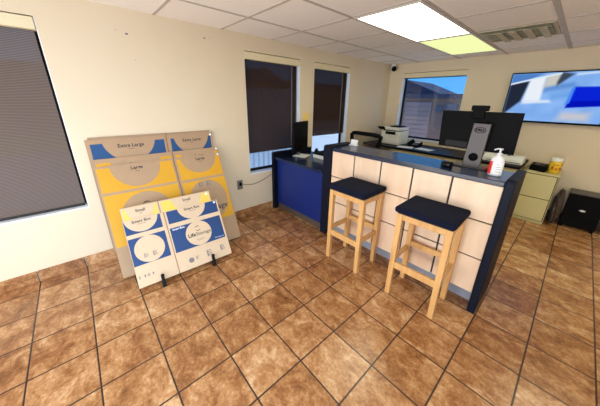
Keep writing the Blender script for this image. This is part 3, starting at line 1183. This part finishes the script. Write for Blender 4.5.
gd = thing('card_reader', (1.165, 2.815, CT), 'small black card reader on the counter left of the monitor stand', 'card reader')
MB().box(1.128, 1.206, 2.80, 2.86, CT, CT + .042, .006, 2).build('body', M['black'], gd)
MB().box(1.138, 1.166, 2.796, 2.801, CT + .012, CT + .032).build('slot', M['blackgloss'], gd)
MB().cyl((1.184, 2.7985, CT + .022), (1.184, 2.802, CT + .022), .009).build('button', M['steel'], gd)
ch = thing('card_holder', (0.04, 3.02, CT), 'small clear card holder with white cards at the counter left end', 'card holder')
MB().box(-.004, .098, 2.985, 3.045, CT, CT + .012, .003, 1).build('base', M['bottle'], ch)
Mx = Matrix.Translation((0.047, 3.02, CT + .012)) @ Matrix.Rotation(math.radians(-15), 4, 'X')
MB().box(-.046, .046, -.012, .006, 0, .058, M=Mx).build('cards', M['paper'], ch)
pts = [(1.40 + .045 * t + .012 * math.sin(t * 14), 2.985 + .025 * math.cos(t * 11), CT + .006 + .012 * abs(math.sin(t * 9))) for t in [k / 20 for k in range(21)]]
solo(MB().tube(pts, .0045), 'usb_cable', M['cablered'], (1.40, 2.985, CT), 'red cable coiled behind the sanitizer bottle', 'cable')

# ------------------------------------------------------------------ things on the side desk
ST = 0.835
sm = thing('computer_monitor', (-.93, 3.03, ST), 'black monitor seen edge on, standing on the blue fronted desk', 'monitor')
N, F = Vector((-.86, 2.80)), Vector((-1.02, 3.22))
d = (F - N).normalized()
nn = Vector((d.y, -d.x))
ang = math.atan2(d.y, d.x)
B0 = Matrix.Translation((*((N + F) / 2), 0)) @ Matrix.Rotation(ang, 4, 'Z')
hw = (F - N).length / 2
MB().box(-hw, hw, -.022, .010, .905, 1.345, .006, 2, M=B0).build('display_back', M['black'], sm)
MB().box(-hw + .01, hw - .01, -.026, -.022, .92, 1.335, M=B0).build('screen', M['blackgloss'], sm)
MB().box(-.03, .03, .010, .035, ST + .01, 1.15, .004, 1, M=B0).build('stand_column', M['steel'], sm)
MB().box(-.10, .10, -.14, .07, ST, ST + .012, .004, 1, M=B0).build('stand_base', M['offwhite'], sm)
sp_ = thing('desk_speaker', (-.83, 3.265, ST), 'small black gadget on the side desk below the narrow window', 'speaker')
MB().box(-.86, -.80, 3.24, 3.29, ST, ST + .075, .01, 2).build('body', M['black'], sp_)
MB().cyl((-.83, 3.265, ST + .075), (-.83, 3.265, ST + .10), .02).build('knob', M['black'], sp_)
dt = thing('receipt_printer', (-.51, 3.21, ST), 'low pale machine with a black top on the side desk', 'printer')
MB().box(-.72, -.30, 3.08, 3.34, ST, ST + .055, .006, 2).build('base', M['offwhite'], dt)
MB().box(-.725, -.295, 3.075, 3.345, ST + .055, ST + .082, .006, 2).build('lid', M['black'], dt)

# ------------------------------------------------------------------ office chair
oc = thing('office_chair', (-.32, 3.92, 0), 'black mesh back office chair behind the counter', 'office chair')
mb = MB()
n = 14
top, bot = [], []


def chair_pt(s, z, dy=0.0):
    x = -.32 + .25 * s
    yv = 3.80 + .06 * (1 - s * s) * -1 + dy
    return (x, yv, z)


outer = []
for k in range(n + 1):
    s = -1 + 2 * k / n
    outer.append((s, 1.185 - .03 * s ** 4))
P = [chair_pt(-.72, .78), chair_pt(-.86, .95), chair_pt(-1.0, 1.08)] + [chair_pt(s * 1.05, z) for s, z in outer] + [chair_pt(1.0, 1.08), chair_pt(.86, .95), chair_pt(.72, .78)]
P += [chair_pt(s, .76) for s in (.5, 0, -.5)] + [P[0]]
mb.tube(P, .030, 10)
mb.build('back_frame', M['black'], oc)
mb = MB()
for k in range(n):
    a, b = -1 + 2 * k / n, -1 + 2 * (k + 1) / n
    zs_ = [(.77, .72), (.95, .86), (1.08, 1.0), (1.17, 1.03)]
    for (z0_, f0), (z1_, f1) in zip(zs_, zs_[1:]):
        mb.face([chair_pt(a * f0, z0_), chair_pt(b * f0, z0_), chair_pt(b * f1, z1_), chair_pt(a * f1, z1_)])
mb.build('mesh_back', M['mesh_grey'], oc)
MB().box(-.36, -.28, 3.68, 3.715, .42, .98, .008, 2).build('back_support', M['black'], oc)
MB().box(-.56, -.08, 3.74, 4.20, .44, .52, .03, 3).build('seat', M['chairblue'], oc)
for s in (-1, 1):
    MB().tube([(-.32 + .27 * s, 3.86, .47), (-.32 + .31 * s, 3.86, .60), (-.32 + .31 * s, 3.88, .70)], .014).build('arm_post', M['black'], oc)
    MB().box(-.32 + .31 * s - .035, -.32 + .31 * s + .035, 3.78, 4.04, .70, .73, .012, 2).build('armrest', M['black'], oc)
MB().cyl((-.32, 3.95, .10), (-.32, 3.95, .44), .03).build('gas_column', M['black'], oc)
for k in range(5):
    a = 2 * PI * k / 5 + .3
    e = (-.32 + .27 * math.cos(a), 3.95 + .27 * math.sin(a))
    lg = MB().tube([(-.32, 3.95, .12), (*e, .075)], .02).build('leg', M['black'], oc)
    c_ = MB().cyl((e[0] - .02 * math.sin(a), e[1] + .02 * math.cos(a), .03), (e[0] + .02 * math.sin(a), e[1] - .02 * math.cos(a), .03), .03, n=14)
    sub(c_, 'caster', M['black'], lg, oc)

# ------------------------------------------------------------------ back counter
BT = 0.83
wt = MB().box(XL + .002, 1.44, 4.98, YB - .002, BT - .035, BT, .004, 1)
solo(wt, 'worktop', M['black_lam'], (.14, 5.36, BT - .035), 'long black worktop along the back wall under the window', 'worktop')


def base_cabinet(x0, x1, label):
    r = thing('base_cabinet', ((x0 + x1) / 2, 5.37, 0), label, 'cabinet', 'cream base cabinets along the back wall')
    MB().box(x0, x1, 5.03, YB - .013, .08, BT - .037).build('body', M['cream'], r)
    MB().box(x0 + .02, x1 - .02, 5.08, YB - .013, 0, .08).build('toe_kick', M['kick_dark'], r)
    dw = MB().box(x0 + .004, x1 - .004, 5.012, 5.029, .60, BT - .043, .003, 1).build('drawer', M['cream'], r)
    h_ = MB().box((x0 + x1) / 2 - .06, (x0 + x1) / 2 + .06, 4.998, 5.012, .70, .712, .003, 1)
    sub(h_, 'handle', M['steel'], dw, r)
    mid = (x0 + x1) / 2
    for a, b, hx in ((x0 + .004, mid - .003, mid - .05), (mid + .003, x1 - .004, mid + .03)):
        dr = MB().box(a, b, 5.012, 5.029, .085, .594, .003, 1).build('door', M['cream'], r)
        sub(MB().box(hx, hx + .015, 4.998, 5.012, .42, .54, .003, 1), 'handle', M['steel'], dr, r)
    return r


base_cabinet(-.52, .44, 'cream base cabinet under the papers on the black worktop')
base_cabinet(.445, 1.42, 'cream base cabinet behind the monitor, next to the file cabinet')

# multifunction printer
pr = thing('office_printer', (-.69, 5.40, BT), 'white multifunction printer with dark scanner lid beneath the window', 'printer')
Mp = Matrix.Translation((-.69, 5.40, BT)) @ Matrix.Rotation(math.radians(-4), 4, 'Z') @ Matrix.Diagonal((1, 1, 1.07, 1))
MB().box(-.205, .205, -.17, .19, 0, .245, .012, 2, M=Mp).build('body', M['offwhite'], pr)
MB().box(-.195, .195, -.18, .19, .262, .315, .012, 2, M=Mp).build('scanner_lid', M['offwhite'], pr)
MB().box(-.06, .16, -.10, .14, .315, .335, .008, 2, M=Mp).build('document_feeder', M['black'], pr)
MB().box(-.16, .10, -.165, .17, .243, .264, M=Mp).build('output_slot', M['black'], pr)
MB().box(-.10, .12, -.181, -.165, .185, .235, .003, 1, M=Mp).build('output_tray', M['black'], pr)
MB().box(-.185, .185, -.177, -.168, .02, .10, .003, 1, M=Mp).build('paper_drawer', M['offwhite'], pr)
Mq = Mp @ Matrix.Translation((-.19, -.19, .275)) @ Matrix.Rotation(math.radians(-35), 4, 'X')
MB().box(-.075, .075, -.05, .03, 0, .02, .004, 1, M=Mq).build('control_panel', M['black'], pr)
# phone
ph = thing('desk_phone', (-.26, 5.42, BT), 'black desk phone beside the white printer', 'phone')
MB().prism([(5.32, BT), (5.52, BT), (5.52, BT + .085), (5.32, BT + .03)], 'x', -.36, -.14, bev=.004).build('base', M['black'], ph)
hs = MB().tube([(-.345, 5.35, BT + .06), (-.335, 5.42, BT + .085), (-.335, 5.46, BT + .09), (-.335, 5.53, BT + .105)], .016)
hs.box(-.365, -.315, 5.325, 5.375, BT + .042, BT + .07, .008, 2).box(-.365, -.315, 5.49, 5.535, BT + .08, BT + .112, .008, 2)
hs.build('handset', M['black'], ph)
MB().prism([(5.45, BT + .0665), (5.50, BT + .080), (5.50, BT + .083), (5.45, BT + .0695)], 'x', -.27, -.17).build('display', M['inkwhite'], ph)
kp = MB()
for i in range(3):
    for j in range(4):
        yk = 5.34 + j * .024
        zk = BT + .03 + (yk - 5.32) * .275
        kp.box(-.27 + i * .035, -.245 + i * .035, yk, yk + .015, zk, zk + .007)
kp.build('keypad', M['inkgrey'], ph)
for k, (x, y_, rz_, lb) in enumerate([(-.31, 5.16, .3, 'sheet of white paper on the worktop in front of the phone'), (.03, 5.22, -.15, 'sheet of white paper on the worktop closer to the monitor')]):
    o = solo(MB().box(-.14, .14, -.105, .105, 0, .004), 'paper_sheet', M['paper'], (0, 0, 0), lb, 'paper', 'papers on the back worktop')
    o.location = (x, y_, BT + .0005)
    o.rotation_euler = (0, 0, rz_)
# white flat machine
wd = thing('laminator', (1.205, 5.28, BT), 'long flat white machine with a dark button on the back worktop', 'laminator')
MB().prism([(5.14, BT), (5.42, BT), (5.42, BT + .09), (5.22, BT + .09), (5.14, BT + .055)], 'x', .95, 1.43, bev=.006).build('body', M['offwhite'], wd)
MB().cyl((1.24, 5.28, BT + .089), (1.24, 5.28, BT + .094), .022).build('button', M['black'], wd)
MB().box(1.0, 1.41, 5.135, 5.141, BT + .014, BT + .022).build('feed_slot', M['black'], wd)
# file cabinet
FX0, FX1, FY, FT = 1.455, 1.838, 5.25, .748
fc = thing('file_cabinet', (1.65, 5.5, 0), 'cream two drawer metal file cabinet against the back wall', 'file cabinet')
MB().box(FX0, FX1, FY + .02, YB - .013, 0.0, FT - .025, .003, 1).build('body', M['cream'], fc)
MB().box(FX0 - .003, FX1 + .006, FY - .004, YB - .013, FT - .024, FT, .004, 1).build('top', M['cream'], fc)
for z0_, z1_ in ((.055, .375), (.385, .715)):
    dr = MB().box(FX0 + .016, FX1 - .016, FY, FY + .019, z0_, z1_, .004, 2).build('drawer', M['cream'], fc)
MB().box(FX0 + .008, FX1 - .008, FY + .0195, FY + .0203, .045, .722).build('drawer_gap', M['gap'], fc)
MB().box(FX1, FX1 + .004, FY + .02, YB - .013, .01, FT - .025).build('shaded_side', M['kick_dark'], fc)  # dark brown sheet paints the shade on the cabinet's right side

tr = thing('desk_tray', (1.57, 5.43, FT), 'flat black tray with pale bits on top of the file cabinet', 'tray')
MB().prism([(1.50, 5.36), (1.68, 5.31), (1.70, 5.60), (1.50, 5.64)], 'z', FT, FT + .08, bev=.012).build('base', M['black'], tr)
mb = MB()
for k in range(5):
    x_, y_ = random.uniform(1.54, 1.64), random.uniform(5.42, 5.52)
    mb.box(x_, x_ + .035, y_, y_ + .012, FT + .081, FT + .09, M=Matrix.Rotation(0, 4, 'Z'))
mb.build('pale_clips', M['inkgrey'], tr)
tb = thing('wipes_tub', (1.755, 5.42, FT), 'yellow tub with a white lid on top of the file cabinet', 'tub')
MB().lathe([(.055, 0), (.062, .004), (.066, .158), (.064, .163)], (1.755, 5.42, FT), 28).build('tub_body', M['yellow'], tb)
MB().lathe([(.067, .163), (.069, .168), (.069, .196), (.060, .208), (.03, .214), (.012, .22)], (1.755, 5.42, FT), 28).build('lid', M['offwhite'], tb)
for (a0, a1, z0_, z1_) in ((-110, -60, .115, .128), (-35, -10, .12, .136), (-120, -95, .05, .1), (-50, -5, .05, .086), (-85, -62, .045, .08)):
    mb = MB()
    for k in range(6):
        p = []
        for a in (a0 + (a1 - a0) * k / 6, a0 + (a1 - a0) * (k + 1) / 6):
            p.append((1.755 + .0672 * math.cos(math.radians(a)), 5.42 + .0672 * math.sin(math.radians(a))))
        mb.face([(*p[0], FT + z0_), (*p[1], FT + z0_), (*p[1], FT + z1_), (*p[0], FT + z1_)])
    mb.build('tub_print', M['orange'], tb)

# black cabinet on the floor right of the file cabinet
bc = thing('black_cabinet', (2.21, 5.58, 0), 'black box cabinet with a silver emblem and silver top edge on the floor', 'cabinet')
MB().box(1.995, 2.345, 5.46, 5.73, .035, .50, .006, 2).build('body', M['black'], bc)
MB().box(1.99, 2.35, 5.452, 5.73, .502, .515, .003, 1).build('top_edge', M['steel'], bc)
em = MB()
em.prism([(2.165 + .035 * math.cos(2 * PI * k / 16) * (1 if k % 2 else .55), .285 + .016 * math.sin(2 * PI * k / 16) * (1 if k % 2 else .6)) for k in range(16)], 'y', 5.455, 5.461)
em.build('emblem', M['inkwhite'], bc)
for x_ in (2.02, 2.32):
    for y_ in (5.49, 5.70):
        MB().cyl((x_, y_, 0), (x_, y_, .036), .018).build('foot', M['black'], bc)
wb = thing('plastic_bin', (2.50, 5.5, 0), 'pale plastic bin at the right picture edge beside the black cabinet', 'bin')
MB().lathe([(.095, 0), (.10, .004), (.125, .26), (.130, .262), (.130, .275), (.118, .275), (.092, .012)], (2.50, 5.5, 0), 28).build('bin_body', M['white'], wb)
# crumpled bag in the gap
bgm = MB()
t = bmesh.new()
bmesh.ops.create_icosphere(t, subdivisions=4, radius=1)
for v_ in t.verts:
    c = v_.co
    k = 1 + .10 * math.sin(9 * c.x + 5 * c.z) * math.cos(7 * c.y) + .06 * math.sin(17 * c.z + 11 * c.y)
    v_.co = Vector((c.x * .055 * k, c.y * .17 * k, c.z * .27 * k * (1.0 if c.z > 0 else 1.0) + .0))
    if v_.co.z < -.24:
        v_.co.z = -.24
bgm._merge(t, 0, Matrix.Translation((1.918, 5.52, .2405)))
solo(bgm, 'plastic_bag', M['bag'], (1.918, 5.52, 0), 'crumpled grey plastic bag between file cabinet and black cabinet', 'bag')

# ------------------------------------------------------------------ television
tv = thing('television', (1.58, YB, 1.75), 'large wall mounted television showing a blue toned picture', 'television')
TX0, TX1, TZ0, TZ1, TY = .945, 2.19, 1.395, 2.098, 5.668
MB().box(TX0, TX1, TY, TY + .045, TZ0, TZ1, .005, 2).build('housing', M['black'], tv)
MB().box(1.35, 1.8, TY + .045, YB - .001, 1.55, 1.95).build('wall_mount', M['blackmetal'], tv)


def sstep(a, b, x):
    t = max(0.0, min(1.0, (x - a) / (b - a)))
    return t * t * (3 - 2 * t)


def inside(u, v, poly, soft):
    """soft mask of a convex polygon given clockwise or counter-clockwise"""
    d = 1e9
    sgn = 0
    for k in range(len(poly)):
        a, b = poly[k - 1], poly[k]
        sgn += a[0] * b[1] - a[1] * b[0]
    for k in range(len(poly)):
        a, b = poly[k - 1], poly[k]
        ex, ey = (b[0] - a[0]) * 1.78, b[1] - a[1]
        l = math.hypot(ex, ey) or 1
        q = (ex * (v - a[1]) - ey * (u - a[0]) * 1.78) / l
        d = min(d, q if sgn > 0 else -q)
    return sstep(-soft, soft, d)


PIC = [([(0, 0), (.18, 0), (.30, .22), (.10, .34), (0, .22)], (120, 164, 226), .06),
       ([(0, .0), (.10, 0), (.10, .16), (0, .16)], (196, 200, 204), .05),
       ([(0, .12), (.14, .42), (.18, .84), (0, .80)], (34, 40, 56), .03),
       ([(0, .80), (.17, .87), (.30, 1.0), (0, 1)], (76, 124, 190), .03),
       ([(.30, .60), (.60, .72), (.56, .80), (.30, .74)], (92, 138, 204), .06),
       ([(.40, .45), (.62, .52), (.62, .62), (.40, .58)], (108, 158, 222), .08),
       ([(.16, .42), (.32, .42), (.32, .93), (.18, .87)], (226, 232, 240), .03),
       ([(.16, .36), (.42, .40), (.40, .45), (.16, .44)], (214, 224, 240), .03),
       ([(.32, .70), (.44, .76), (.46, .98), (.32, .95)], (196, 194, 186), .05),
       ([(.43, .74), (.54, .96), (.44, 1.0), (.42, .8)], (56, 66, 84), .03),
       ([(0, .765), (.22, .875), (.22, .905), (0, .80)], (226, 234, 244), .012),
       ([(.22, .875), (.44, .965), (.44, .99), (.22, .905)], (226, 234, 244), .012),
       ([(.52, .05), (.76, .05), (.76, .20), (.54, .20)], (196, 192, 198), .09),
       ([(.56, .93), (.80, .97), (.78, .995), (.56, .965)], (206, 218, 236), .02),
       ([(.555, .30), (.92, .36), (.92, .71), (.575, .71)], (8, 34, 206), .010),
       ([(.555, .30), (.92, .36), (.92, .46), (.57, .43)], (4, 18, 176), .02),
       ([(.543, .35), (.575, .39), (.585, .71), (.560, .69)], (70, 130, 236), .012),
       ([(.86, 0), (1, 0), (1, .46), (.95, .34)], (38, 40, 50), .02)]
NX, NY = 110, 62
sm_ = bmesh.new()
cl = sm_.loops.layers.float_color.new('picture')
ux0, ux1, uz0, uz1 = TX0 + .013, TX1 - .013, TZ0 + .026, TZ1 - .016
G = [[sm_.verts.new((ux0 + (ux1 - ux0) * i / NX, TY - .001, uz0 + (uz1 - uz0) * j / NY)) for j in range(NY + 1)] for i in range(NX + 1)]
rnd = random.Random(3)
blob = [[rnd.uniform(-1, 1) for _ in range(9)] for _ in range(15)]


def colour(u, v):
    x, y = u * 13.99, v * 7.99
    i, j = int(x), int(y)
    fx, fy = x - i, y - j
    nb = (blob[i][j] * (1 - fx) + blob[min(14, i + 1)][j] * fx) * (1 - fy) + (blob[i][min(8, j + 1)] * (1 - fx) + blob[min(14, i + 1)][min(8, j + 1)] * fx) * fy
    c = [128 + 10 * nb, 172 + 9 * nb, 232 + 6 * nb]
    for poly, col, soft in PIC:
        m_ = inside(u, v, poly, soft)
        if m_ > 0:
            c = [a + (b - a) * m_ for a, b in zip(c, col)]
    return srgb(*[max(0, min(255, a)) for a in c])


CC = [[colour(i / NX, j / NY) for j in range(NY + 1)] for i in range(NX + 1)]
for i in range(NX):
    for j in range(NY):
        f_ = sm_.faces.new((G[i][j], G[i + 1][j], G[i + 1][j + 1], G[i][j + 1]))
        for lp, (a, b) in zip(f_.loops, ((i, j), (i + 1, j), (i + 1, j + 1), (i, j + 1))):
            lp[cl] = CC[a][b]
me_ = bpy.data.meshes.new('screen_picture')
sm_.to_mesh(me_)
sm_.free()
tvm = bpy.data.materials.new('lit television picture')
tvm.use_nodes = True
n_ = tvm.node_tree
n_.nodes.clear()
o_ = n_.nodes.new('ShaderNodeOutputMaterial')
e_ = n_.nodes.new('ShaderNodeEmission')
a_ = n_.nodes.new('ShaderNodeVertexColor')
a_.layer_name = 'picture'
n_.links.new(a_.outputs[0], e_.inputs[0])
n_.links.new(e_.outputs[0], o_.inputs[0])
me_.materials.append(tvm)
so = bpy.data.objects.new('screen_picture', me_)
COL.objects.link(so)
so.parent = tv
me_.transform(Matrix.Translation(-Vector(tv['_world'])))

# tidy the helper property
for o in bpy.data.objects:
    if '_world' in o:
        del o['_world']
